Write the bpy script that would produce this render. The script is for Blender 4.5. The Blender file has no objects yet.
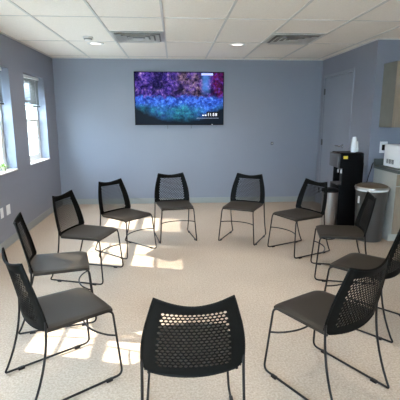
import bpy, bmesh, math, random
from mathutils import Vector, Matrix
random.seed(7)
R = math.radians
C = bpy.context.scene.collection

# ------------------------------------------------------------------ helpers
def mat(name, col, rough=.6, metal=0., spec=.5, noise=None, bump=None, build=None):
    m = bpy.data.materials.new(name); m.use_nodes = True
    nt = m.node_tree; b = nt.nodes['Principled BSDF']
    b.inputs['Base Color'].default_value = (*col, 1)
    b.inputs['Roughness'].default_value = rough
    b.inputs['Metallic'].default_value = metal
    b.inputs['Specular IOR Level'].default_value = spec
    tc = nt.nodes.new('ShaderNodeTexCoord')
    if noise:
        scale, amt = noise
        n = nt.nodes.new('ShaderNodeTexNoise'); n.inputs['Scale'].default_value = scale
        n.inputs['Detail'].default_value = 5
        nt.links.new(tc.outputs['Object'], n.inputs['Vector'])
        r = nt.nodes.new('ShaderNodeValToRGB')
        r.color_ramp.elements[0].position = .3; r.color_ramp.elements[1].position = .7
        r.color_ramp.elements[0].color = (*[max(0, c*(1-amt)) for c in col], 1)
        r.color_ramp.elements[1].color = (*[min(1, c*(1+amt)) for c in col], 1)
        nt.links.new(n.outputs['Fac'], r.inputs['Fac'])
        nt.links.new(r.outputs['Color'], b.inputs['Base Color'])
    if bump:
        scale, st, dist = bump
        n = nt.nodes.new('ShaderNodeTexNoise'); n.inputs['Scale'].default_value = scale
        n.inputs['Detail'].default_value = 4
        nt.links.new(tc.outputs['Object'], n.inputs['Vector'])
        u = nt.nodes.new('ShaderNodeBump'); u.inputs['Strength'].default_value = st
        u.inputs['Distance'].default_value = dist
        nt.links.new(n.outputs['Fac'], u.inputs['Height'])
        nt.links.new(u.outputs['Normal'], b.inputs['Normal'])
    if build: build(nt, b, tc)
    return m

def obj(name, bm, m, parent=None, smooth=False, angle=40):
    me = bpy.data.meshes.new(name)
    bmesh.ops.recalc_face_normals(bm, faces=bm.faces)
    bm.to_mesh(me); bm.free()
    if smooth:
        for p in me.polygons: p.use_smooth = True
        me.set_sharp_from_angle(angle=R(angle))
    me.materials.append(m)
    o = bpy.data.objects.new(name, me); C.objects.link(o)
    if parent: o.parent = parent
    return o

def thing(name, label, cat, loc=(0, 0, 0), rotz=0, group=None):
    o = bpy.data.objects.new(name, None); C.objects.link(o)
    o.location = loc; o.rotation_euler = (0, 0, rotz)
    o['label'] = label; o['category'] = cat
    if group: o['group'] = group
    return o

def tag(o, label, cat, group=None):
    o['label'] = label; o['category'] = cat
    if group: o['group'] = group
    return o

def struct(name, bm, m, parent=None, smooth=False):
    o = obj(name, bm, m, parent, smooth)
    if parent is None: o['kind'] = 'structure'
    return o

def box(bm, x0, x1, y0, y1, z0, z1, bev=0, seg=2):
    t = bmesh.new()
    bmesh.ops.create_cube(t, size=1)
    for v in t.verts:
        v.co = Vector((x0+(v.co.x+.5)*(x1-x0), y0+(v.co.y+.5)*(y1-y0), z0+(v.co.z+.5)*(z1-z0)))
    if bev:
        bmesh.ops.bevel(t, geom=t.edges[:], offset=bev, segments=seg, affect='EDGES', profile=.5)
    me = bpy.data.meshes.new('t'); t.to_mesh(me); t.free(); bm.from_mesh(me); bpy.data.meshes.remove(me)
    return bm
def BX(*a, **k): return box(bmesh.new(), *a, **k)

def lathe(bm, prof, seg=40, cx=0, cy=0, axis='z'):
    rings = []
    for r, z in prof:
        if r < 1e-6:
            rings.append([bm.verts.new(ax(0, 0, z, cx, cy, axis))])
        else:
            rings.append([bm.verts.new(ax(r*math.cos(2*math.pi*i/seg), r*math.sin(2*math.pi*i/seg), z, cx, cy, axis)) for i in range(seg)])
    for a, b in zip(rings, rings[1:]):
        for i in range(seg):
            j = (i+1) % seg
            if len(a) == 1 and len(b) == 1: continue
            if len(a) == 1: bm.faces.new((a[0], b[i], b[j]))
            elif len(b) == 1: bm.faces.new((a[i], a[j], b[0]))
            else: bm.faces.new((a[i], a[j], b[j], b[i]))
    return bm
def ax(x, y, z, cx, cy, axis):
    if axis == 'z': return (x+cx, y+cy, z)
    if axis == 'x': return (z, x+cx, y+cy)
    return (x+cx, z, y+cy)

def fillet(pts, rad=.03, n=5):
    """round the corners of a polyline"""
    out = [Vector(pts[0])]
    for i in range(1, len(pts)-1):
        a, b, c = Vector(pts[i-1]), Vector(pts[i]), Vector(pts[i+1])
        u, w = (a-b), (c-b)
        r = min(rad, u.length*.45, w.length*.45)
        p, q = b+u.normalized()*r, b+w.normalized()*r
        for k in range(n+1):
            t = k/n
            out.append(p*(1-t)**2 + b*2*t*(1-t) + q*t*t)
    out.append(Vector(pts[-1]))
    return out

def tube(bm, pts, r, seg=10):
    pts = [Vector(p) for p in pts]
    rings = []; prev = None
    for i, p in enumerate(pts):
        d = (pts[min(i+1, len(pts)-1)]-pts[max(i-1, 0)]).normalized()
        if prev is None:
            n = d.orthogonal().normalized()
        else:
            n = (prev-d*prev.dot(d)).normalized()
        prev = n; b = d.cross(n)
        rings.append([bm.verts.new(p+r*(n*math.cos(2*math.pi*k/seg)+b*math.sin(2*math.pi*k/seg))) for k in range(seg)])
    for a, b in zip(rings, rings[1:]):
        for i in range(seg):
            j = (i+1) % seg
            bm.faces.new((a[i], a[j], b[j], b[i]))
    bm.faces.new(rings[0][::-1]); bm.faces.new(rings[-1])
    return bm

# ------------------------------------------------------------------ materials
M = {}
M['wall'] = mat('wall_paint', (.212, .224, .268), .40, bump=(180, .12, .002), noise=(1.2, .03))
M['trimgrey'] = mat('vinyl_baseboard', (.27, .28, .265), .5)
M['door'] = mat('door_paint', (.238, .256, .303), .35)
M['white'] = mat('white_vinyl', (.80, .80, .78), .35)
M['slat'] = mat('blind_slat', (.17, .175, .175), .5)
M['sill'] = mat('sill_paint', (.82, .82, .82), .4)
def grid_col(nt, b, tc):
    pass
M['tile'] = mat('ceiling_tile', (.93, .87, .79), .95, bump=(260, .25, .002), noise=(90, .04))
M['tbar'] = mat('grid_bar_metal', (.66, .64, .60), .35)
M['black'] = mat('black_plastic', (.005, .005, .0045), .5, spec=.05, bump=(900, .05, .0005))
M['frame'] = mat('black_powder_coat', (.009, .008, .008), .4, spec=.25)
M['seat'] = mat('seat_plastic', (.028, .022, .016), .5, spec=.22, bump=(700, .12, .0006))
M['steel'] = mat('brushed_steel', (.42, .40, .38), .32, metal=1)
M['chrome'] = mat('chrome', (.75, .75, .75), .15, metal=1)
M['vent'] = mat('vent_aluminium', (.80, .80, .78), .3, metal=.15)
M['gloss'] = mat('gloss_black', (.004, .004, .0045), .4, spec=.08)
M['dark'] = mat('dark_grey_plastic', (.07, .07, .075), .4)
M['lidbrown'] = mat('bin_lid', (.085, .065, .045), .45, spec=.3)
M['bin'] = mat('bin_grey_metal', (.10, .095, .09), .38, metal=.6)
M['liner'] = mat('bin_liner', (.75, .75, .74), .5)
M['counter'] = mat('counter_laminate', (.075, .085, .08), .35, noise=(300, .3))
def wood(nt, b, tc):
    mp = nt.nodes.new('ShaderNodeMapping'); mp.inputs['Scale'].default_value = (14, 14, 1.2)
    n = nt.nodes.new('ShaderNodeTexNoise'); n.inputs['Scale'].default_value = 4; n.inputs['Detail'].default_value = 6
    r = nt.nodes.new('ShaderNodeValToRGB')
    r.color_ramp.elements[0].color = (.20, .15, .105, 1); r.color_ramp.elements[1].color = (.33, .26, .19, 1)
    nt.links.new(tc.outputs['Object'], mp.inputs['Vector']); nt.links.new(mp.outputs[0], n.inputs['Vector'])
    nt.links.new(n.outputs['Fac'], r.inputs['Fac']); nt.links.new(r.outputs[0], b.inputs['Base Color'])
M['cabfront'] = mat('cabinet_woodgrain', (.33, .26, .19), .45, build=wood)
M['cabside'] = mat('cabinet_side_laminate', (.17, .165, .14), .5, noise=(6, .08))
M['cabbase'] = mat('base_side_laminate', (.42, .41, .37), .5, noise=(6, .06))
M['mw'] = mat('white_enamel', (.85, .85, .86), .3)
M['yellow'] = mat('yellow_sticker', (.75, .55, .05), .5)
M['paper'] = mat('white_plate', (.8, .8, .8), .4)
M['leaf'] = mat('plant_leaf', (.22, .36, .06), .5, noise=(30, .5))
M['pot'] = mat('glazed_pot', (.35, .36, .22), .7)
M['soil'] = mat('soil', (.05, .035, .02), .9)
M['bezel'] = mat('tv_bezel', (.004, .004, .005), .4, spec=.1)
M['siding'] = None

def floor_nodes(nt, b, tc):
    v = nt.nodes.new('ShaderNodeTexNoise'); v.inputs['Scale'].default_value = 75; v.inputs['Detail'].default_value = 3
    v.inputs['Roughness'].default_value = .75
    r = nt.nodes.new('ShaderNodeValToRGB')
    e = r.color_ramp.elements; e[0].position = .34; e[0].color = (.335, .262, .20, 1); e[1].position = .62; e[1].color = (.51, .41, .325, 1)
    n = nt.nodes.new('ShaderNodeTexNoise'); n.inputs['Scale'].default_value = 1.3; n.inputs['Detail'].default_value = 3
    r2 = nt.nodes.new('ShaderNodeValToRGB')
    r2.color_ramp.elements[0].color = (.9, .9, .9, 1); r2.color_ramp.elements[0].position = .3
    r2.color_ramp.elements[1].color = (1, 1, 1, 1); r2.color_ramp.elements[1].position = .7
    mx = nt.nodes.new('ShaderNodeMix'); mx.data_type = 'RGBA'; mx.blend_type = 'MULTIPLY'; mx.inputs[0].default_value = 1
    for q in (v, n): nt.links.new(tc.outputs['Object'], q.inputs['Vector'])
    nt.links.new(v.outputs['Fac'], r.inputs['Fac']); nt.links.new(n.outputs['Fac'], r2.inputs['Fac'])
    nt.links.new(r.outputs[0], mx.inputs[6]); nt.links.new(r2.outputs[0], mx.inputs[7])
    nt.links.new(mx.outputs[2], b.inputs['Base Color'])
    u = nt.nodes.new('ShaderNodeBump'); u.inputs['Strength'].default_value = .4; u.inputs['Distance'].default_value = .004
    nt.links.new(v.outputs['Fac'], u.inputs['Height']); nt.links.new(u.outputs[0], b.inputs['Normal'])
M['floor'] = mat('beige_carpet', (.5, .45, .4), .7, spec=.2, build=floor_nodes)

def emis(name, col, st):
    m = bpy.data.materials.new(name); m.use_nodes = True
    b = m.node_tree.nodes['Principled BSDF']; b.inputs['Base Color'].default_value = (*[min(c, .8) for c in col], 1)
    b.inputs['Emission Color'].default_value = (*col, 1); b.inputs['Emission Strength'].default_value = st
    return m
M['lens'] = emis('downlight_lens', (1, .95, .88), 1.3)
M['text'] = emis('screen_text', (.9, .92, 1), .8)

def glass():
    m = bpy.data.materials.new('window_glass'); m.use_nodes = True; nt = m.node_tree
    nt.nodes.remove(nt.nodes['Principled BSDF']); out = nt.nodes['Material Output']
    t = nt.nodes.new('ShaderNodeBsdfTransparent'); t.inputs[0].default_value = (.95, .97, .96, 1)
    g = nt.nodes.new('ShaderNodeBsdfGlossy'); g.inputs['Roughness'].default_value = .02
    lw = nt.nodes.new('ShaderNodeLayerWeight'); lw.inputs[0].default_value = .5
    pw = nt.nodes.new('ShaderNodeMath'); pw.operation = 'POWER'; pw.inputs[1].default_value = 5
    nt.links.new(lw.outputs['Facing'], pw.inputs[0])
    f = nt.nodes.new('ShaderNodeMath'); f.operation = 'MULTIPLY_ADD'; f.inputs[1].default_value = .7; f.inputs[2].default_value = .03
    nt.links.new(pw.outputs[0], f.inputs[0])
    mx = nt.nodes.new('ShaderNodeMixShader')
    nt.links.new(f.outputs[0], mx.inputs[0]); nt.links.new(t.outputs[0], mx.inputs[1]); nt.links.new(g.outputs[0], mx.inputs[2])
    nt.links.new(mx.outputs[0], out.inputs[0]); return m
M['glass'] = glass()
def cup():
    m = mat('clear_plastic', (.9, .93, .96), .2)
    b = m.node_tree.nodes['Principled BSDF']; b.inputs['Alpha'].default_value = .55
    return m
M['cup'] = cup()

def siding(nt, b, tc):
    w = nt.nodes.new('ShaderNodeTexWave'); w.wave_type = 'BANDS'; w.bands_direction = 'Z'; w.wave_profile = 'SAW'
    w.inputs['Scale'].default_value = 1.6
    r = nt.nodes.new('ShaderNodeValToRGB')
    r.color_ramp.elements[0].color = (.33, .32, .25, 1); r.color_ramp.elements[0].position = .0
    r.color_ramp.elements[1].color = (.55, .54, .45, 1); r.color_ramp.elements[1].position = .12
    nt.links.new(tc.outputs['Object'], w.inputs['Vector']); nt.links.new(w.outputs['Fac'], r.inputs['Fac'])
    nt.links.new(r.outputs[0], b.inputs['Base Color'])
M['siding'] = mat('cream_siding', (.7, .68, .55), .8, build=siding)
M['grass'] = mat('outdoor_paving', (.74, .68, .58), .9, noise=(2, .2))

# ------------------------------------------------------------------ the room
H = 2.495; XL = -2.012; XD = 2.575; YD = 5.25; YB = 7.19; XR = 4.35; YR = -2.4
WT = .22
struct('floor', BX(XL-WT, XR+.15, YR-.15, YB+.15, -.1, 0), M['floor'])
struct('ceiling', BX(XL-WT, XR+.15, YR-.15, YB+.15, H, H+.1), M['tile'])
struct('wall_back', BX(XL-WT, XD, YB, YB+.15, 0, H), M['wall'])
b = bmesh.new(); FW = [(-1.8, .7)]   # unseen wide window, added to let light in from behind the photographer
xs_ = [XL-WT]+[q for p_ in FW for q in p_]+[XR+.15]
for i in range(0, len(xs_), 2): box(b, xs_[i], xs_[i+1], YR-.15, YR, 0, H)
for a, c in FW: box(b, a, c, YR-.15, YR, 0, .5); box(b, a, c, YR-.15, YR, 2.3, H)
struct('wall_front', b, M['wall'])
for i, (a, c) in enumerate(FW):
    f = bmesh.new()
    box(f, a, a+.06, YR-.12, YR-.05, .5, 2.3); box(f, c-.06, c, YR-.12, YR-.05, .5, 2.3); box(f, (a+c)/2-.03, (a+c)/2+.03, YR-.12, YR-.05, .56, 2.24)
    box(f, a+.06, c-.06, YR-.12, YR-.05, .5, .56); box(f, a+.06, c-.06, YR-.12, YR-.05, 2.24, 2.3)
    fo = struct('window_7', f, M['white'])
    obj('pane', BX(a+.055, c-.055, YR-.09, YR-.085, .555, 2.245), M['glass'], fo)
struct('wall_right', BX(XR, XR+.15, YR, YD, 0, H), M['wall'])
# door wall with a doorway, and the wall of the kitchenette niche
DY0, DY1, DH = 5.93, 7.02, 2.17
b = bmesh.new()
box(b, XD, XD+.13, YD, DY0, 0, H); box(b, XD, XD+.13, DY1, YB+.15, 0, H); box(b, XD, XD+.13, DY0, DY1, DH, H)
struct('wall_door_side', b, M['wall'])
struct('wall_niche', BX(XD+.13, XR+.15, YD, YD+.13, 0, H), M['wall'])
struct('wall_closet_side', BX(XD+1.2, XD+1.3, YD+.13, YB+.15, 0, H), M['wall'])

WINS = [(5.775, 6.655), (4.40, 5.285), (2.70, 3.585), (1.33, 2.215), (-.04, .845), (-1.41, -.525)]  # windows past the third are unseen, added to let in more light
Z0, Z1 = .885, 2.115
b = bmesh.new()
ys = [YR]
for y0, y1 in sorted(WINS): ys += [y0, y1]
ys.append(YB)
for i in range(0, len(ys), 2): box(b, XL-WT, XL, ys[i], ys[i+1], 0, H)
for y0, y1 in WINS:
    box(b, XL-WT, XL, y0, y1, 0, Z0-.02); box(b, XL-WT, XL, y0, y1, Z1, H)
struct('wall_left', b, M['wall'])

def window(n, y0, y1):
    xo, xi = XL-WT+.005, XL-.125          # frame sits at the outside of the reveal
    f = bmesh.new(); w = .045
    box(f, xo, xi, y0, y0+w, Z0, Z1, bev=.004); box(f, xo, xi, y1-w, y1, Z0, Z1, bev=.004)
    box(f, xo, xi, y0+w, y1-w, Z1-w, Z1, bev=.004); box(f, xo, xi, y0+w, y1-w, Z0, Z0+w, bev=.004)
    fr = struct('window_%d' % n, f, M['white'])
    zm = 1.475; ym = (y0+y1)/2
    for nm, x, za, zb in (('lower_sash', xi-.035, Z0+w, zm+.02), ('upper_sash', xi-.068, zm-.02, Z1-w)):
        s = bmesh.new(); a, c = y0+w, y1-w; t = .038
        box(s, x, x+.03, a, a+t, za, zb, bev=.003); box(s, x, x+.03, c-t, c, za, zb, bev=.003)
        box(s, x, x+.03, a+t, c-t, za, za+t, bev=.003); box(s, x, x+.03, a+t, c-t, zb-t, zb, bev=.003)
        zc = (za+zb)/2
        box(s, x+.008, x+.022, ym-.009, ym+.009, za+t, zb-t); box(s, x+.008, x+.022, a+t, c-t, zc-.009, zc+.009)
        so = obj(nm, s, M['white'], fr)
        obj('pane', BX(x+.013, x+.017, a+t-.004, c-t+.004, za+t-.004, zb-t+.004), M['glass'], so)
    obj('window_sill', BX(XL-WT, XL+.012, y0-.0, y1+.0, Z0-.02, Z0, bev=.004), M['sill'], fr)
    lk = bmesh.new(); box(lk, xi-.01, xi+.012, ym-.03, ym+.03, zm-.005, zm+.012, bev=.003)
    obj('sash_lock', lk, M['white'], fr)
for i, (y0, y1) in enumerate(WINS): window(i+1, y0, y1)

blind_labels = ['white half-drawn slatted blind in the window nearer the room corner',
                'white half-drawn slatted blind in the window above the small potted plant',
                'white half-drawn slatted blind in the third window from the television wall',
                'white half-drawn slatted blind in the added fourth window from the television wall',
                'white half-drawn slatted blind in the added fifth window from the television wall',
                'white half-drawn slatted blind in the added sixth window from the television wall']
for (y0, y1), lb in zip(WINS, blind_labels):
    t = thing('window_blind', lb, 'blind', (XL-.095, (y0+y1)/2, Z1), 0, 'window blinds')
    hw = (y1-y0)/2-.012
    obj('head_rail', BX(-.02, .02, -hw, hw, -.035, -.001, bev=.003), M['white'], t)
    s = bmesh.new(); z = -.05; zb = 1.70-Z1
    while z > zb:
        q = bmesh.new(); box(q, -.0125, .0125, -hw, hw, -.0006, .0006)
        bmesh.ops.rotate(q, verts=q.verts, cent=(0, 0, 0), matrix=Matrix.Rotation(R(60), 3, 'Y'))
        bmesh.ops.translate(q, verts=q.verts, vec=(0, 0, z))
        me = bpy.data.meshes.new('t'); q.to_mesh(me); q.free(); s.from_mesh(me); bpy.data.meshes.remove(me)
        z -= .0215
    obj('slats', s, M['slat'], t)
    obj('bottom_rail', BX(-.014, .014, -hw, hw, zb-.022, zb-.002, bev=.004), M['dark'], t)  # dark colour paints in the rail's backlit shade
    for yy in (-hw*.62, hw*.62):
        c = bmesh.new(); tube(c, [(0.014, yy, -.03), (0.014, yy, zb-.01)], .0012, 6); obj('cord', c, M['white'], t)

# baseboards
bh = .10
struct('baseboard_back', BX(XL, XD, YB-.01, YB, 0, bh, bev=.002), M['trimgrey'])
struct('baseboard_left', BX(XL, XL+.01, YR, YB-.01, 0, bh, bev=.002), M['trimgrey'])
struct('baseboard_door_side', BX(XD-.01, XD, YD-.01, DY0-.06, 0, bh, bev=.002), M['trimgrey'])
struct('baseboard_niche', BX(XD, XD+.08, YD-.01, YD, 0, bh, bev=.002), M['trimgrey'])
struct('baseboard_right', BX(XR-.01, XR, YR, 4.5, 0, bh, bev=.002), M['trimgrey'])

# door with its frame
f = bmesh.new()
box(f, XD-.004, XD+.05, DY0-.045, DY0, 0, DH+.045, bev=.003); box(f, XD-.004, XD+.05, DY1, DY1+.045, 0, DH+.045, bev=.003)
box(f, XD-.004, XD+.05, DY0, DY1, DH, DH+.045, bev=.003)
fr = struct('door_1', f, M['door'])
obj('door_panel', BX(XD+.0, XD+.045, DY0+.006, DY1-.006, .008, DH-.007, bev=.002), M['door'], fr)
for z in (.25, 1.10, 1.95):
    h = bmesh.new(); tube(h, [(XD-.006, DY1-.004, z-.05), (XD-.006, DY1-.004, z+.05)], .009, 10)
    box(h, XD-.003, XD-.0005, DY1-.04, DY1-.006, z-.05, z+.05); obj('hinge', h, M['dark'], fr, True)
h = bmesh.new(); lathe(h, [(0, XD-.014), (.032, XD-.014), (.034, XD-.001), (0, XD-.001)], 24, 6.10, 1.09, 'x')
tube(h, fillet([(XD-.01, 6.10, 1.09), (XD-.065, 6.10, 1.09), (XD-.065, 6.25, 1.09)], .015), .012, 10)
obj('door_handle', h, M['chrome'], fr, True)

# ceiling grid of metal bars
g = bmesh.new(); P = .64; X0 = -.745; bw = .012
xs = [X0+P*k for k in range(-1, 8)]
xs = [x for x in xs if XL+.03 < x < XR-.03]
for x in xs:
    ye = YB if x < XD else YD
    box(g, x-bw, x+bw, YR, ye, H-.006, H)
yk = [4.98+.66*k for k in range(-11, 4)]
for y in yk:
    if not YR+.03 < y < YB-.03: continue
    xe = XD if y > YD else XR
    # every second bar crosses at full length (2x4 tiles), the rest only round the vents
    if round((y-4.98)/.66) % 2 == 1: box(g, XL, xe, y-.008, y+.008, H-.004, H)
for x in (X0, X0+3*P): box(g, x, x+P, 4.98-.008, 4.98+.008, H-.004, H)
struct('trim_1', g, M['tbar'])
g = bmesh.new(); t = .02
box(g, XL, XL+t, YR, YB, H-.012, H-.001); box(g, XL, XD, YB-t, YB, H-.012, H-.001); box(g, XD-t, XD, YD, YB, H-.012, H-.001)
box(g, XD-t, XR, YD-t, YD, H-.012, H-.001)
struct('trim_2', g, M['tbar'])

# ------------------------------------------------------------------ ceiling fittings
def downlight(x, y, lb):
    t = thing('downlight', lb, 'ceiling light', (x, y, H), 0, 'recessed ceiling lights')
    b = bmesh.new(); lathe(b, [(.075, -.001), (.075, -.008), (.085, -.011), (.108, -.007), (.110, -.0005)], 40)
    obj('trim_ring', b, M['white'], t, True)
    b = bmesh.new(); lathe(b, [(.076, -.003), (.05, -.006), (0, -.007)], 40); obj('lens', b, M['lens'], t, True)
    ld = bpy.data.lights.new('lamp', 'AREA'); ld.shape = 'DISK'; ld.size = .10; ld.energy = 9.5; ld.color = (1, .90, .80); ld.spread = R(150)
    lo = bpy.data.objects.new('lamp', ld); C.objects.link(lo); lo.parent = t; lo.location = (0, 0, -.012)
downlight(-1.04, 5.80, 'round recessed ceiling light beside the smoke detector')
downlight(.86, 5.76, 'round recessed ceiling light near the air vent on the door side')
for x, y in ((-1.08, 3.16), (.90, 3.16), (-1.08, .52), (.90, .52), (-1.08, -1.46), (.90, -1.46), (2.88, -1.46)):  # unseen lamps, added to brighten the room
    downlight(x, y, 'unseen round ceiling light added to brighten the near part of the room')

t = thing('smoke_detector', 'small white smoke detector on a ceiling tile beside a round light', 'smoke detector', (-1.05, 5.36, H))
b = bmesh.new(); lathe(b, [(0, -.048), (.03, -.047), (.042, -.038), (.05, -.022), (.062, -.018), (.062, -.0005), (0, -.0005)], 32)
obj('housing', b, M['white'], t, True)
b = bmesh.new(); lathe(b, [(.0445, -.036), (.049, -.033), (.052, -.025), (.0505, -.023)], 32); obj('sensor_slot', b, M['trimgrey'], t, True)

def vent(x, y, lb):
    t = thing('ceiling_vent', lb, 'air vent', (x, y, H), 0, 'square air vents in the ceiling grid')
    def ringbm(a0, z0, a1, z1, th=.0015):
        b = bmesh.new(); L = []
        for a, z in ((a0, z0), (a1, z1)):
            L.append([b.verts.new((sx*a, sy*a, z)) for sx, sy in ((-1, -1), (1, -1), (1, 1), (-1, 1))])
        for i in range(4): b.faces.new((L[0][i], L[0][(i+1) % 4], L[1][(i+1) % 4], L[1][i]))
        bmesh.ops.solidify(b, geom=b.faces[:], thickness=th); return b
    obj('vent_frame', ringbm(.312, -.009, .27, -.012, .003), M['white'], t)
    obj('backing', BX(-.30, .30, -.30, .30, -.005, -.001), M['trimgrey'], t)
    for a in (.255, .19, .125): obj('louvre', ringbm(a, -.03, a-.050, -.008), M['vent'], t)
    obj('centre_plate', BX(-.06, .06, -.06, .06, -.032, -.028, bev=.001), M['vent'], t)
vent(-.425, 5.31, 'square metal air vent in the ceiling above the television')
vent(1.495, 5.31, 'square metal air vent in the ceiling on the door side of the room')

# ------------------------------------------------------------------ television
def tv_nodes():
    m = bpy.data.materials.new('reef_picture'); m.use_nodes = True; nt = m.node_tree; N = nt.nodes; L = nt.links
    b = N['Principled BSDF']; b.inputs['Base Color'].default_value = (.003, .003, .004, 1); b.inputs['Roughness'].default_value = .4; b.inputs['Specular IOR Level'].default_value = .05
    tc = N.new('ShaderNodeTexCoord'); sp = N.new('ShaderNodeSeparateXYZ'); L.new(tc.outputs['Generated'], sp.inputs[0])
    mp = N.new('ShaderNodeMapping'); mp.inputs['Scale'].default_value = (1.7, 1, 1); L.new(tc.outputs['Generated'], mp.inputs[0])
    def noise(s, d=6, w=0, rough=.65):
        n = N.new('ShaderNodeTexNoise'); n.inputs['Scale'].default_value = s; n.inputs['Detail'].default_value = d
        n.inputs['Roughness'].default_value = rough
        m2 = N.new('ShaderNodeMapping'); m2.inputs['Location'].default_value = (w, w*.7, w*1.3)
        L.new(mp.outputs[0], m2.inputs[0]); L.new(m2.outputs[0], n.inputs['Vector']); return n.outputs['Fac']
    def ramp(fac, stops):
        r = N.new('ShaderNodeValToRGB'); e = r.color_ramp.elements
        while len(e) < len(stops): e.new(.5)
        for q, (p, c) in zip(e, stops): q.position = p; q.color = (*c, 1)
        L.new(fac, r.inputs[0]); return r.outputs[0]
    def mix(f, a, c, mode='MIX'):
        x = N.new('ShaderNodeMix'); x.data_type = 'RGBA'; x.blend_type = mode
        if isinstance(f, float): x.inputs[0].default_value = f
        else: L.new(f, x.inputs[0])
        for s, v in ((6, a), (7, c)):
            if isinstance(v, tuple): x.inputs[s].default_value = (*v, 1)
            else: L.new(v, x.inputs[s])
        return x.outputs[2]
    def mth(op, a, c, cl=False):
        x = N.new('ShaderNodeMath'); x.operation = op; x.use_clamp = cl
        for s, v in ((0, a), (1, c)):
            if isinstance(v, (int, float)): x.inputs[s].default_value = v
            else: L.new(v, x.inputs[s])
        return x.outputs[0]
    u, v = sp.outputs[0], sp.outputs[2]
    coral = ramp(noise(13, 8, 0, .75), [(.38, (.002, .001, .012)), (.46, (.02, .012, .15)), (.53, (.07, .03, .28)), (.60, (.22, .12, .38)), (.68, (.55, .42, .68))])
    pinks = ramp(noise(17, 8, 3, .75), [(.40, (.004, .003, .012)), (.49, (.07, .04, .09)), (.57, (.24, .14, .20)), (.67, (.5, .42, .45))])
    reds = ramp(noise(14, w=5), [(.40, (.003, .003, .04)), (.50, (.10, .005, .05)), (.58, (.05, .02, .28)), (.68, (.3, .08, .22))])
    blob = ramp(noise(2.6, w=9), [(.42, (0, 0, 0)), (.56, (1, 1, 1))])
    cen = ramp(u, [(.38, (0, 0, 0)), (.48, (1, 1, 1)), (.72, (1, 1, 1)), (.8, (0, 0, 0))])
    top = mix(mix(1.0, blob, cen, 'MULTIPLY'), coral, pinks)
    top = mix(ramp(u, [(.84, (0, 0, 0)), (.9, (1, 1, 1))]), top, reds)
    shade = ramp(noise(4.5, 3, 41), [(.40, (.12, .12, .2)), (.56, (1, 1, 1))])
    top = mix(1.0, top, shade, 'MULTIPLY')
    blue = ramp(noise(18, 8, 12, .75), [(.36, (.004, .02, .16)), (.48, (.02, .07, .45)), (.58, (.06, .18, .75)), (.68, (.22, .42, .9))])
    teal = ramp(noise(15, 8, 15, .75), [(.36, (.002, .03, .06)), (.50, (.01, .12, .18)), (.6, (.02, .22, .25)), (.7, (.08, .42, .5))])
    low = mix(ramp(mth('ADD', v, mth('MULTIPLY', noise(5, w=20), .3)), [(.44, (0, 0, 0)), (.58, (1, 1, 1))]), teal, blue)
    fl = ramp(u, [(.0, (0, 0, 0)), (.32, (.5, .5, .5)), (.5, (.1, .1, .1)), (.66, (.3, .3, .3)), (.8, (1, 1, 1)), (1, (.7, .7, .7))])
    low = mix(mth('MULTIPLY', fl, .75), low, blue); low = mix(.6, low, mix(1.0, low, ramp(noise(7, 5, 60), [(.38, (.1, .12, .2)), (.56, (1.3, 1.3, 1.3))]), 'MULTIPLY'))
    edge = mth('ADD', v, mth('MULTIPLY', mth('SUBTRACT', noise(6, w=30), .5), .35))
    col = mix(ramp(edge, [(.50, (0, 0, 0)), (.56, (1, 1, 1))]), low, top)
    # pale blue column near the top at the door side
    du = mth('ABSOLUTE', mth('SUBTRACT', u, .80), 0)
    colm = mth('MULTIPLY', ramp(du, [(.02, (1, 1, 1)), (.06, (0, 0, 0))]), ramp(v, [(.55, (0, 0, 0)), (.7, (1, 1, 1))]))
    col = mix(mth('MULTIPLY', colm, mth('MULTIPLY', noise(9, 6, 50), 1.1)), col, (.08, .25, .7))
    # dark bottom of the reef, darkest in both corners
    rad = mth('SUBTRACT', v, mth('MULTIPLY', mth('POWER', mth('ABSOLUTE', mth('SUBTRACT', u, .5), 0), 2.2), 1.25))
    dk = ramp(mth('ADD', rad, mth('MULTIPLY', mth('SUBTRACT', noise(8, w=33), .5), .12)), [(.02, (0, 0, 0)), (.20, (1, 1, 1))])
    col = mix(dk, (.003, .006, .012), col)
    L.new(col, b.inputs['Emission Color']); b.inputs['Emission Strength'].default_value = 1.05
    return m
tx0, tx1, tz0, tz1 = -.671, .852, 1.392, 2.276
cxm, hwid = (tx0+tx1)/2, (tx1-tx0)/2; hh = (tz1-tz0)
tv = thing('television', 'large black flat-screen television showing a coral reef, mounted on the back wall', 'television', (cxm, YB-.045, tz0))
b = bmesh.new(); box(b, -hwid, hwid, -.03, .012, 0, hh, bev=.004); obj('casing', b, M['bezel'], tv)
mb = bmesh.new(); box(mb, -.25, .25, .013, .044, .2, .65); obj('wall_mount', mb, M['dark'], tv)
obj('screen', BX(-hwid+.014, hwid-.014, -.0325, -.031, .02, hh-.014), tv_nodes(), tv)
def text(body, size, x, z, parent, name, m, y=-.034):
    cu = bpy.data.curves.new(name, 'FONT'); cu.body = body; cu.size = size; cu.extrude = .0004; cu.align_x = 'LEFT'
    o = bpy.data.objects.new('tmp', cu); C.objects.link(o)
    dg = bpy.context.evaluated_depsgraph_get(); me = bpy.data.meshes.new_from_object(o.evaluated_get(dg))
    bpy.data.objects.remove(o)
    me.transform(Matrix.Rotation(R(90), 4, 'X')); me.materials.clear(); me.materials.append(m)
    q = bpy.data.objects.new(name, me); C.objects.link(q); q.parent = parent; q.location = (x, y, z); return q
tp = BX(hwid-.3, hwid-.07, -.0331, -.0326, .145, .225); clk = obj('clock', tp, M['bezel'], tv)
for k_, (ch_, dx_) in enumerate((('1', 0), ('1', .036), (':', .076), ('5', .092), ('8', .136))):
    text(ch_, .070, hwid-.285+dx_, .155, clk, 'colon' if ch_ == ':' else 'digit', M['text'])
b = bmesh.new(); box(b, hwid-.37, hwid-.345, -.0335, -.033, .158, .172); box(b, hwid-.33, hwid-.30, -.0335, -.033, .156, .176)
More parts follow.
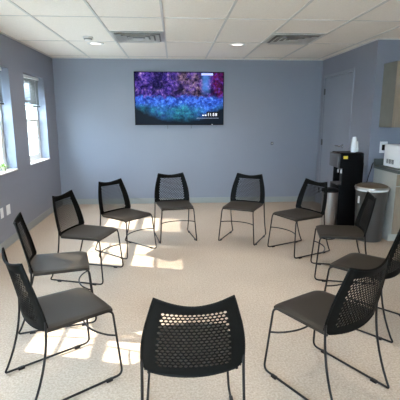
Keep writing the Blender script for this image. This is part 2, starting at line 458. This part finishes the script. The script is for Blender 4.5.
obj('weather_symbol', b, M['text'], tv)
obj('caption_line', BX(hwid-.47, hwid-.09, -.0335, -.033, .115, .120), emis('faint_text', (.3, .33, .42), .5), tv)
obj('banner', BX(hwid-.385, hwid-.19, -.0335, -.033, hh-.058, hh-.022), emis('banner_blue', (.35, .38, .75), .8), tv)
obj('status_light', BX(hwid*.73, hwid*.73+.012, -.0335, -.031, .006, .014), M['text'], tv)
for x in (-.208, .20):
    c = bmesh.new(); tube(c, fillet([(x, .02, .02), (x, .015, -.02), (x+.004, .012, -.05), (x-.008, .012, -.058)], .01), .004, 8)
    obj('mount_cord', c, M['dark'], tv, True)

# ------------------------------------------------------------------ wall plates
p = thing('wall_socket', 'tiny dark socket low on the back wall below and beyond the television', 'wall socket', (1.733, YB-.001, 1.045))
obj('plate', BX(-.022, .022, -.008, 0, 0, .05, bev=.002), M['dark'], p)
b = bmesh.new(); lathe(b, [(0, -.016), (.01, -.016), (.012, -.0075)], 16, 0, .024, 'y'); obj('jack', b, M['steel'], p, True)
def plate(y, w, lb, z=.435):
    p = thing('wall_outlet', lb, 'wall outlet', (XL+.0005, y, z-.06), 0, 'white plates on the window wall')
    obj('plate', BX(0, .006, -w/2, w/2, 0, .12, bev=.002), M['paper'], p)
    for zz in (.022, .068): obj('receptacle', BX(.0062, .009, -.017, .017, zz, zz+.03, bev=.002), M['sill'], p)
plate(4.705, .072, 'small white wall outlet plate on the window wall, nearer the seated ring')
plate(4.89, .105, 'larger white wall plate on the window wall, nearer the back corner')

# ------------------------------------------------------------------ chairs
def w_(v): return .222+.03*v-.089*v*v
def back_pt(u, v, off=0):
    zb = .440-.022*(1-u*u); zt = .808-.031*(1-abs(u)**1.8)
    z = .424+.366*v
    kt = max(0, (v-.78)/.22)**1.5; kb = max(0, (.16-v)/.16)**1.5
    z += kt*(zt-.790)+kb*(zb-.424)
    # soften lower corners
    k = max(0, abs(u)-.86)/.14
    z += .022*k*k*(1-v)**3
    y = -.188-.083*v**1.25-(.036-.006*v)*(1-u*u)
    return Vector((u*w_(v), y, z))
def backrest_mesh():
    bm = bmesh.new()
    W, Hh = .42, .385; pit = .0210; row = .0166; rr = pit/math.sqrt(3); ky = row/(pit*.866)
    nx = int(W/pit/2)+2; ny = int(Hh/row)+2
    vd = {}
    def vt(x, y):
        k = (round(x*1e5), round(y*1e5))
        if k not in vd:
            for dx in (-1, 0, 1):
                for dy in (-1, 0, 1):
                    if (k[0]+dx, k[1]+dy) in vd: return vd[(k[0]+dx, k[1]+dy)]
            vd[k] = bm.verts.new((x, y, 0))
        return vd[k]
    for j in range(-1, ny+1):
        for i in range(-nx, nx+1):
            cx = (i+(.5 if j % 2 else 0))*pit; cy = j*row
            out = [vt(cx+rr*math.sin(k*math.pi/3), cy+ky*rr*math.cos(k*math.pi/3)) for k in range(6)]
            u, v = cx/(W/2), cy/Hh
            lim = .745
            if abs(u) < lim and .105 < v < .905 and not (abs(u) > .68 and (v > .87 or v < .15)):
                a, b2 = .72, .68
                inn = [bm.verts.new((cx+rr*a*math.sin(k*math.pi/3)*1.03, cy+ky*rr*b2*math.cos(k*math.pi/3), 0)) for k in range(6)]
                for k in range(6):
                    bm.faces.new((out[k], out[(k+1) % 6], inn[(k+1) % 6], inn[k]))
            else:
                bm.faces.new(out)
    for co, no in (((W/2, 0, 0), (1, 0, 0)), ((-W/2, 0, 0), (-1, 0, 0)), ((0, 0, 0), (0, -1, 0)), ((0, Hh, 0), (0, 1, 0))):
        bmesh.ops.bisect_plane(bm, geom=bm.verts[:]+bm.edges[:]+bm.faces[:], plane_co=co, plane_no=no, clear_outer=True)
    for v in bm.verts:
        v.co = back_pt(v.co.x/(W/2), v.co.y/Hh)
    bmesh.ops.recalc_face_normals(bm, faces=bm.faces)
    bmesh.ops.solidify(bm, geom=bm.faces[:], thickness=.003)
    return bm
def rim_mesh():
    pts = []
    n = 14
    for i in range(n+1): pts.append(back_pt(-1+2*i/n, 0))
    for i in range(1, n+1): pts.append(back_pt(1, i/n))
    for i in range(1, n+1): pts.append(back_pt(1-2*i/n, 1))
    for i in range(1, n+1): pts.append(back_pt(-1, 1-i/n))
    pts = [p+Vector((0, 0, 0)) for p in pts]
    bm = bmesh.new(); tube(bm, pts, .0065, 8); return bm

def seat_mesh():
    bm = bmesh.new(); nx, ny = 20, 20; g = {}
    for lay, dz in ((0, 0), (1, -.014)):
        for i in range(nx+1):
            for j in range(ny+1):
                u = -1+2*i/nx; v = j/ny            # v 0 rear, 1 front
                hw = .216-.016*v
                yr = -.184-.032*(1-u*u)
                yf = .204-.005*abs(u)**3
                # rounded front corners
                y = yr+(yf-yr)*v
                x = u*hw*(1-.035*max(0, v-.9)/.1*abs(u)**4)
                z = .447-.016*(1-u*u)*(1-(2*v-1)**2)*.55-.013*max(0, (v-.85)/.15)**2+.004*(1-v)
                z -= .006*max(0, (abs(u)-.85)/.15)**2
                g[lay, i, j] = bm.verts.new((x, y, z+dz))
    for lay in (0, 1):
        for i in range(nx):
            for j in range(ny): bm.faces.new((g[lay, i, j], g[lay, i+1, j], g[lay, i+1, j+1], g[lay, i, j+1]))
    for i in range(nx):
        for j in (0, ny): bm.faces.new((g[0, i, j], g[0, i+1, j], g[1, i+1, j], g[1, i, j]))
        for k in (0, nx): bm.faces.new((g[0, k, i], g[0, k, i+1], g[1, k, i+1], g[1, k, i]))
    return bm

TR = .0068
def make_chair():
    t = bpy.data.objects.new('stacking_chair', None); C.objects.link(t)
    obj('seat', seat_mesh(), M['seat'], t, True, 50)
    bk = obj('backrest', backrest_mesh(), M['black'], t, True, 35)
    obj('rim', rim_mesh(), M['black'], bk, True)
    for s in (-1, 1):
        zf = TR+.006
        # rear upright, floor runner, front leg and seat rail bent from one rod
        up = []
        for k in range(9):
            q = k/8
            up.append((s*(.224+.006*q), -.196-.100*q**2.1, .50-.455*q))
        path = up[:-1]+fillet([up[-1], (s*.229, -.315, zf), (s*.228, .228, zf), (s*.196, .196, .424), (s*.196, -.19, .424)], .04, 7)[0:]
        b = bmesh.new(); tube(b, path, TR, 10)
        lg = obj('sled_leg', b, M['frame'], t, True, 60)
        for yy in (-.22, .14):
            gl = bmesh.new(); box(gl, s*.2285-.010, s*.2285+.010, yy-.02, yy+.02, 0, .018, bev=.003)
            obj('glide', gl, M['frame'], lg)
    st = []
    for k in range(13):
        q = -1+k/6
        st.append((q*.208, .209-.085*(1-q*q)**.8, .262))
    b = bmesh.new(); tube(b, st, .0058, 8); obj('stretcher', b, M['frame'], t, True, 60)
    return t
def dup(root):
    r = root.copy(); C.objects.link(r)
    for ch in root.children:
        c = ch.copy(); C.objects.link(c); c.parent = r
        for gch in ch.children:
            d = gch.copy(); C.objects.link(d); d.parent = c
    return r
CH = [
 ('A', -.649, 2.254, -53.6, 'black perforated-back chair closest to the window wall outlets, its seat over a sun patch'),
 ('B', -.884, 3.015, -74.8, 'black perforated-back chair seen edge-on, sunlight dappling its seat, below the plant window'),
 ('C', -.826, 3.835, -106.8, 'black perforated-back chair beneath the corner window, second before the dappled edge-on chair'),
 ('D', -.549, 4.541, -130.9, 'black perforated-back chair angled in the back corner, sun patches under its legs'),
 ('E', -.006, 5.015, 190.8, 'black perforated-back chair facing straight out below the middle of the television'),
 ('F', .837, 4.914, 152.5, 'black perforated-back chair below the television end nearest the door, turned slightly sideways'),
 ('G', 1.391, 4.44, 116.1, 'black chair in front of the steel bin and water cooler, back catching grey light'),
 ('H', 1.586, 3.712, 75.9, 'black chair seen side-on in front of the round trash can'),
 ('I', 1.435, 2.821, 41.9, 'black chair cut by the picture edge, below the microwave, turned partly away'),
 ('J', .842, 2.123, 31.1, 'black chair turned three-quarters away, its back overlapping the seat cut by the picture edge'),
 ('K', .066, 1.801, 1.0, 'black chair turned fully away, only its broad perforated back and legs showing'),
]
ch0 = make_chair()
for i, (n, x, y, a, lb) in enumerate(CH):
    o = ch0 if i == 0 else dup(ch0)
    o.location = (x, y, 0); o.rotation_euler = (0, 0, R(a))
    tag(o, lb, 'chair', 'ring of black sled-base chairs')

# ------------------------------------------------------------------ water cooler
wc = thing('water_cooler', 'tall black water cooler standing by the door with a yellow sticker', 'water cooler', (2.122, 5.07, 0))
# local: x to the wall, y away from the camera; the spout side faces -x
b = bmesh.new()
box(b, .0, .31, 0, .31, .02, .66, bev=.012); box(b, .13, .31, 0, .31, .65, .89, bev=.004); box(b, .0, .31, 0, .31, .88, 1.07, bev=.012)
box(b, .035, .31, -.001, .02, .60, .95, bev=.003); box(b, .035, .31, .29, .311, .60, .95, bev=.003)
obj('cabinet', b, M['gloss'], wc, True, 30)
obj('hood', BX(-.035, .004, .012, .298, .885, 1.068, bev=.012), M['dark'], wc, True)
obj('alcove_lining', BX(.12, .131, .01, .30, .66, .89), M['dark'], wc)
for yy in (.10, .20):
    q = bmesh.new(); tube(q, fillet([(.125, yy, .85), (.06, yy, .85), (.06, yy, .80)], .015), .012, 10)
    obj('tap', q, M['paper'] if yy < .15 else M['steel'], wc, True)
obj('drip_tray', BX(-.01, .12, .03, .28, .655, .672, bev=.003), M['dark'], wc)
obj('sticker', BX(.035, .092, -.0014, -.0002, 1.0, 1.038), M['yellow'], wc)['label'] = 'yellow sticker'
obj('top_cover', BX(.005, .305, .005, .305, 1.069, 1.078, bev=.003), M['gloss'], wc)
for xx in (.04, .27):
    for yy in (.04, .27):
        q = bmesh.new(); lathe(q, [(0, 0), (.016, 0), (.016, .022), (0, .022)], 16, xx, yy); obj('foot', q, M['dark'], wc)

def cupstack(x, y, r, n, lb):
    t = thing('cup_stack', lb, 'plastic cups', (x, y, 1.0785), 0, 'stacks of clear cups on the cooler')
    b = bmesh.new(); prof = [(r*.0, .0)]
    prof = [(r, 0), (r*1.04, .004)]
    z = .004
    for k in range(n):
        prof += [(r*.98, z+.002), (r*1.03, z+.008)]; z += .012
    prof += [(r*.95, z+.005), (r*.72, z+.085), (0, z+.087)]
    lathe(b, prof, 28); obj('cups', b, M['cup'], t, True)
cupstack(2.322, 5.16, .034, 9, 'tall stack of clear plastic cups upside down on the black water cooler')
cupstack(2.387, 5.23, .030, 4, 'shorter stack of clear plastic cups behind the tall one on the cooler')

# ------------------------------------------------------------------ small steel bin
sb = thing('steel_bin', 'slim brushed-steel bin with black rim beside the water cooler', 'bin', (1.955, 4.93, 0))
b = bmesh.new(); lathe(b, [(0, .012), (.098, .012), (.10, .03), (.10, .605), (.0, .606)], 40); obj('body', b, M['steel'], sb, True)
b = bmesh.new(); lathe(b, [(.099, .604), (.105, .606), (.105, .635), (.09, .645), (.05, .652), (0, .654)], 40); obj('lid', b, M['gloss'], sb, True)
b = bmesh.new(); lathe(b, [(0, 0), (.102, 0), (.102, .014), (0, .014)], 40); obj('base', b, M['gloss'], sb, True)

# ------------------------------------------------------------------ trash can
tr = thing('trash_can', 'round grey metal trash can with brown domed lid and white liner edge', 'trash can', (2.449, 4.84, 0)); tr.scale = (.955, .955, .99)
prof = [(0, .0), (.165, .0), (.17, .02), (.198, .66), (0, .661)]
b = bmesh.new(); lathe(b, prof, 48); obj('body', b, M['bin'], tr, True)
b = bmesh.new(); lathe(b, [(.1985, .642), (.203, .645), (.205, .662), (.200, .664), (.1985, .65)], 48); obj('liner_edge', b, M['liner'], tr, True)
b = bmesh.new(); lathe(b, [(.207, .664), (.212, .668), (.212, .682), (.205, .692), (.20, .694)], 48); obj('lid_band', b, M['steel'], tr, True)
b = bmesh.new(); lathe(b, [(.201, .688), (.19, .70), (.15, .716), (.08, .728), (0, .732)], 48); obj('lid', b, M['lidbrown'], tr, True)
b = bmesh.new()
ang = R(195)
box(b, -.016, .016, -.003, .003, -.045, .045, bev=.002)
q = obj('badge', b, M['liner'], tr); q.location = (.195*math.cos(ang), .195*math.sin(ang), .53); q.rotation_euler = (0, 0, ang+math.pi/2)
q['label'] = 'small white badge'

# ------------------------------------------------------------------ kitchenette
bx0 = 2.658; by0, by1 = 4.655, YD
units = [(bx0, 3.20), (3.202, 3.777), (3.779, XR-.002)]
lbs = ['pale base cabinet at the open end of the counter, next to the trash can', 'pale base cabinet in the middle under the counter', 'pale base cabinet under the counter against the far side wall']
for (a, c), lb in zip(units, lbs):
    t = thing('base_cabinet', lb, 'cabinet', (a, by0, 0), 0, 'base cabinets under the counter'); w = c-a
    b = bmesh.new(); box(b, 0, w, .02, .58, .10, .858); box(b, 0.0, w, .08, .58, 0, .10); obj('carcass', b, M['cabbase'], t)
    for k in range(2):
        d = obj('door', BX(.004+k*w/2, (k+1)*w/2-.004, 0, .0195, .11, .70, bev=.002), M['cabfront'], t)
        hx = w/2+(-.03 if k == 0 else .03)
        h = bmesh.new(); tube(h, fillet([(hx, .002, .55), (hx, -.028, .55), (hx, -.028, .65), (hx, .002, .65)], .01), .004, 8); obj('handle', h, M['steel'], d, True)
    d = obj('drawer', BX(.004, w-.004, 0, .0195, .71, .85, bev=.002), M['cabfront'], t)
    h = bmesh.new(); tube(h, fillet([(w/2-.05, .002, .78), (w/2-.05, -.028, .78), (w/2+.05, -.028, .78), (w/2+.05, .002, .78)], .01), .004, 8); obj('handle', h, M['steel'], d, True)
ct = thing('countertop', 'dark grey laminate countertop with a low upstand under the microwave', 'countertop', (bx0-.008, by0-.02, .86))
obj('worktop', BX(0, XR-bx0+.007, 0, .613, 0, .038, bev=.004), M['counter'], ct)
obj('upstand', BX(0, XR-bx0+.007, .595, .613, .038, .125, bev=.002), M['counter'], ct)
ux0 = 2.68; units = [(ux0, 3.275), (3.277, 3.812), (3.814, XR-.002)]
lbs = ['brown wood-front wall cabinet at the open end, above the microwave', 'brown wood-front wall cabinet in the middle of the row', 'brown wood-front wall cabinet against the far side wall']
for (a, c), lb in zip(units, lbs):
    t = thing('wall_cabinet', lb, 'cabinet', (a, 4.92, 1.40), 0, 'wall cabinets above the counter'); w = c-a
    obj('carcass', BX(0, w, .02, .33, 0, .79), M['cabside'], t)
    for k in range(2):
        obj('door', BX(.003+k*w/2, (k+1)*w/2-.003, 0, .0195, .003, .787, bev=.002), M['cabfront'], t)

mw = thing('microwave', 'white microwave oven with side vent slots on the dark counter', 'microwave', (2.715, 4.74, .8985))
obj('body', BX(0, .50, .02, .38, .012, .285, bev=.006), M['mw'], mw, True, 30)
obj('door', BX(.004, .38, 0, .0195, .014, .283, bev=.004), M['mw'], mw)
obj('window', BX(.04, .33, -.002, -.0002, .06, .24), M['gloss'], mw)
obj('control_panel', BX(.384, .497, 0, .0195, .014, .283, bev=.004), M['dark'], mw)
for r_ in range(1):
    v = bmesh.new()
    for k in range(11): box(v, -.0012, -.0002, .13+.014*k+(.012 if k > 3 else 0)+(.012 if k > 7 else 0), .138+.014*k+(.012 if k > 3 else 0)+(.012 if k > 7 else 0), .05, .105)
    obj('vent_slots', v, M['dark'], mw)
for xx in (.04, .46):
    for yy in (.06, .34): obj('foot', BX(xx-.012, xx+.012, yy-.012, yy+.012, 0, .013), M['dark'], mw)

p = thing('outlet_plate', 'white outlet plate holding a black plug above the countertop', 'wall outlet', (2.765, YD-.0005, 1.06))
obj('plate', BX(-.052, .052, -.007, 0, 0, .15, bev=.003), M['paper'], p)
obj('plug', BX(-.026, .026, -.042, -.0072, .035, .11, bev=.006), M['gloss'], p)['label'] = 'black plug'

c = bmesh.new()
tube(c, fillet([(2.64, 5.235, .93), (2.61, 5.2, .915), (2.58, 5.16, .86), (2.55, 5.16, .76), (2.53, 5.18, .6), (2.51, 5.19, .2), (2.48, 5.21, .012), (2.455, 5.22, .012)], .05), .005, 8)
tag(obj('power_cord', c, M['gloss'], None, True), 'black power cord drooping from the counter behind the trash can', 'cord')

# ------------------------------------------------------------------ plant on the sill
pl = thing('potted_plant', 'small yellow-green plant in a little pot on the window sill', 'plant', (XL-.055, 5.02, Z0))
b = bmesh.new(); lathe(b, [(0, 0), (.022, 0), (.030, .045), (.033, .045), (.033, .056), (.028, .056), (.027, .048), (0, .048)], 24); obj('pot', b, M['pot'], pl, True)
b = bmesh.new(); lathe(b, [(.0275, .0485), (.015, .052), (0, .052)], 20); obj('soil', b, M['soil'], pl)
b = bmesh.new()
for k in range(34):
    a = random.uniform(0, 6.28); le = random.uniform(.035, .075); up = random.uniform(.2, 1.3); wd = .009
    d = Vector((math.cos(a)*math.cos(up), math.sin(a)*math.cos(up), math.sin(up))); sd = Vector((-math.sin(a), math.cos(a), 0)); o0 = Vector((d.x*.01, d.y*.01, .05))
    L = []
    for q in range(5):
        t_ = q/4; cpt = o0+d*le*t_+Vector((0, 0, -.02*t_*t_)); ww = wd*math.sin(math.pi*(.08+.88*t_))
        L.append((b.verts.new(cpt-sd*ww), b.verts.new(cpt+Vector((0, 0, -.002))), b.verts.new(cpt+sd*ww)))
    for x1, x2 in zip(L, L[1:]):
        b.faces.new((x1[0], x1[1], x2[1], x2[0])); b.faces.new((x1[1], x1[2], x2[2], x2[1]))
obj('foliage', b, M['leaf'], pl, True)

# ------------------------------------------------------------------ outdoors
struct('ground', BX(-30, 20, -25, 30, -.6, -.5), M['grass'])
fb = bmesh.new()
for k in range(230): box(fb, -6.02, -6, -9+.2*k, -9+.2*k+.188, 0, 2.3)
fe = thing('board_fence', 'pale vertical-board fence outside the windows', 'fence', (0, 0, -.5))
obj('boards', fb, mat('fence_paint', (.20, .195, .15), .8, noise=(3, .15)), fe)
for k in range(20): obj('post', BX(-6.12, -6.025, -9+2.4*k, -8.9+2.4*k, 0, 2.35), M['siding'], fe)
hb = thing('neighbour_house', 'cream sided building seen outside through the windows', 'building', (-10, 8, -.5))
obj('wall', BX(-6, 0, -9, 12, 0, 3.6), M['siding'], hb)
for yy in (-6, -2):
    fr_ = obj('window', BX(.001, .06, yy, yy+1.1, 1.1, 2.6, bev=.01), M['white'], hb)
    obj('pane', BX(.061, .064, yy+.1, yy+1.0, 1.2, 2.5), M['gloss'], fr_)
b = bmesh.new(); vv = [b.verts.new(p_) for p_ in ((.5, -9.4, 3.5), (.5, 12.4, 3.5), (-6.5, 12.4, 3.5), (-6.5, -9.4, 3.5), (-3, -9.4, 4.9), (-3, 12.4, 4.9))]
for f_ in ((0, 1, 5, 4), (2, 3, 4, 5), (0, 4, 3), (1, 2, 5), (0, 3, 2, 1)): b.faces.new([vv[k] for k in f_])
obj('roof', b, mat('roof_shingle', (.12, .11, .10), .9, noise=(20, .3)), hb)

# ------------------------------------------------------------------ light
sc = bpy.context.scene
w = bpy.data.worlds.new('world'); sc.world = w; w.use_nodes = True
nt = w.node_tree; bg = nt.nodes['Background']
bg.inputs[0].default_value = (.55, .76, 1.0, 1); bg.inputs[1].default_value = 25.0
sd = bpy.data.lights.new('sun', 'SUN'); sd.energy = 15; sd.angle = R(.6); sd.color = (1, .93, .82)
so = bpy.data.objects.new('sun', sd); C.objects.link(so)
el = R(41); d = Vector((1, -.25, 0)).normalized()*math.cos(el)+Vector((0, 0, -math.sin(el)))
so.rotation_euler = d.to_track_quat('-Z', 'Y').to_euler(); so.location = (-6, 4, 6)

# ------------------------------------------------------------------ camera
cd = bpy.data.cameras.new('camera'); cd.sensor_width = 36; cd.lens = 36*405/400; cd.clip_start = .05
co = bpy.data.objects.new('camera', cd); C.objects.link(co)
co.location = (0, 0, 1.525); co.rotation_euler = (R(90-11.55), 0, R(-3.55))
sc.camera = co
sc.view_settings.view_transform = 'Standard'; sc.view_settings.look = 'None'
sc.view_settings.gamma = 1; sc.view_settings.use_curve_mapping = False
sc.view_settings.exposure = 0.5
sc.cycles.max_bounces = 12; sc.cycles.diffuse_bounces = 8
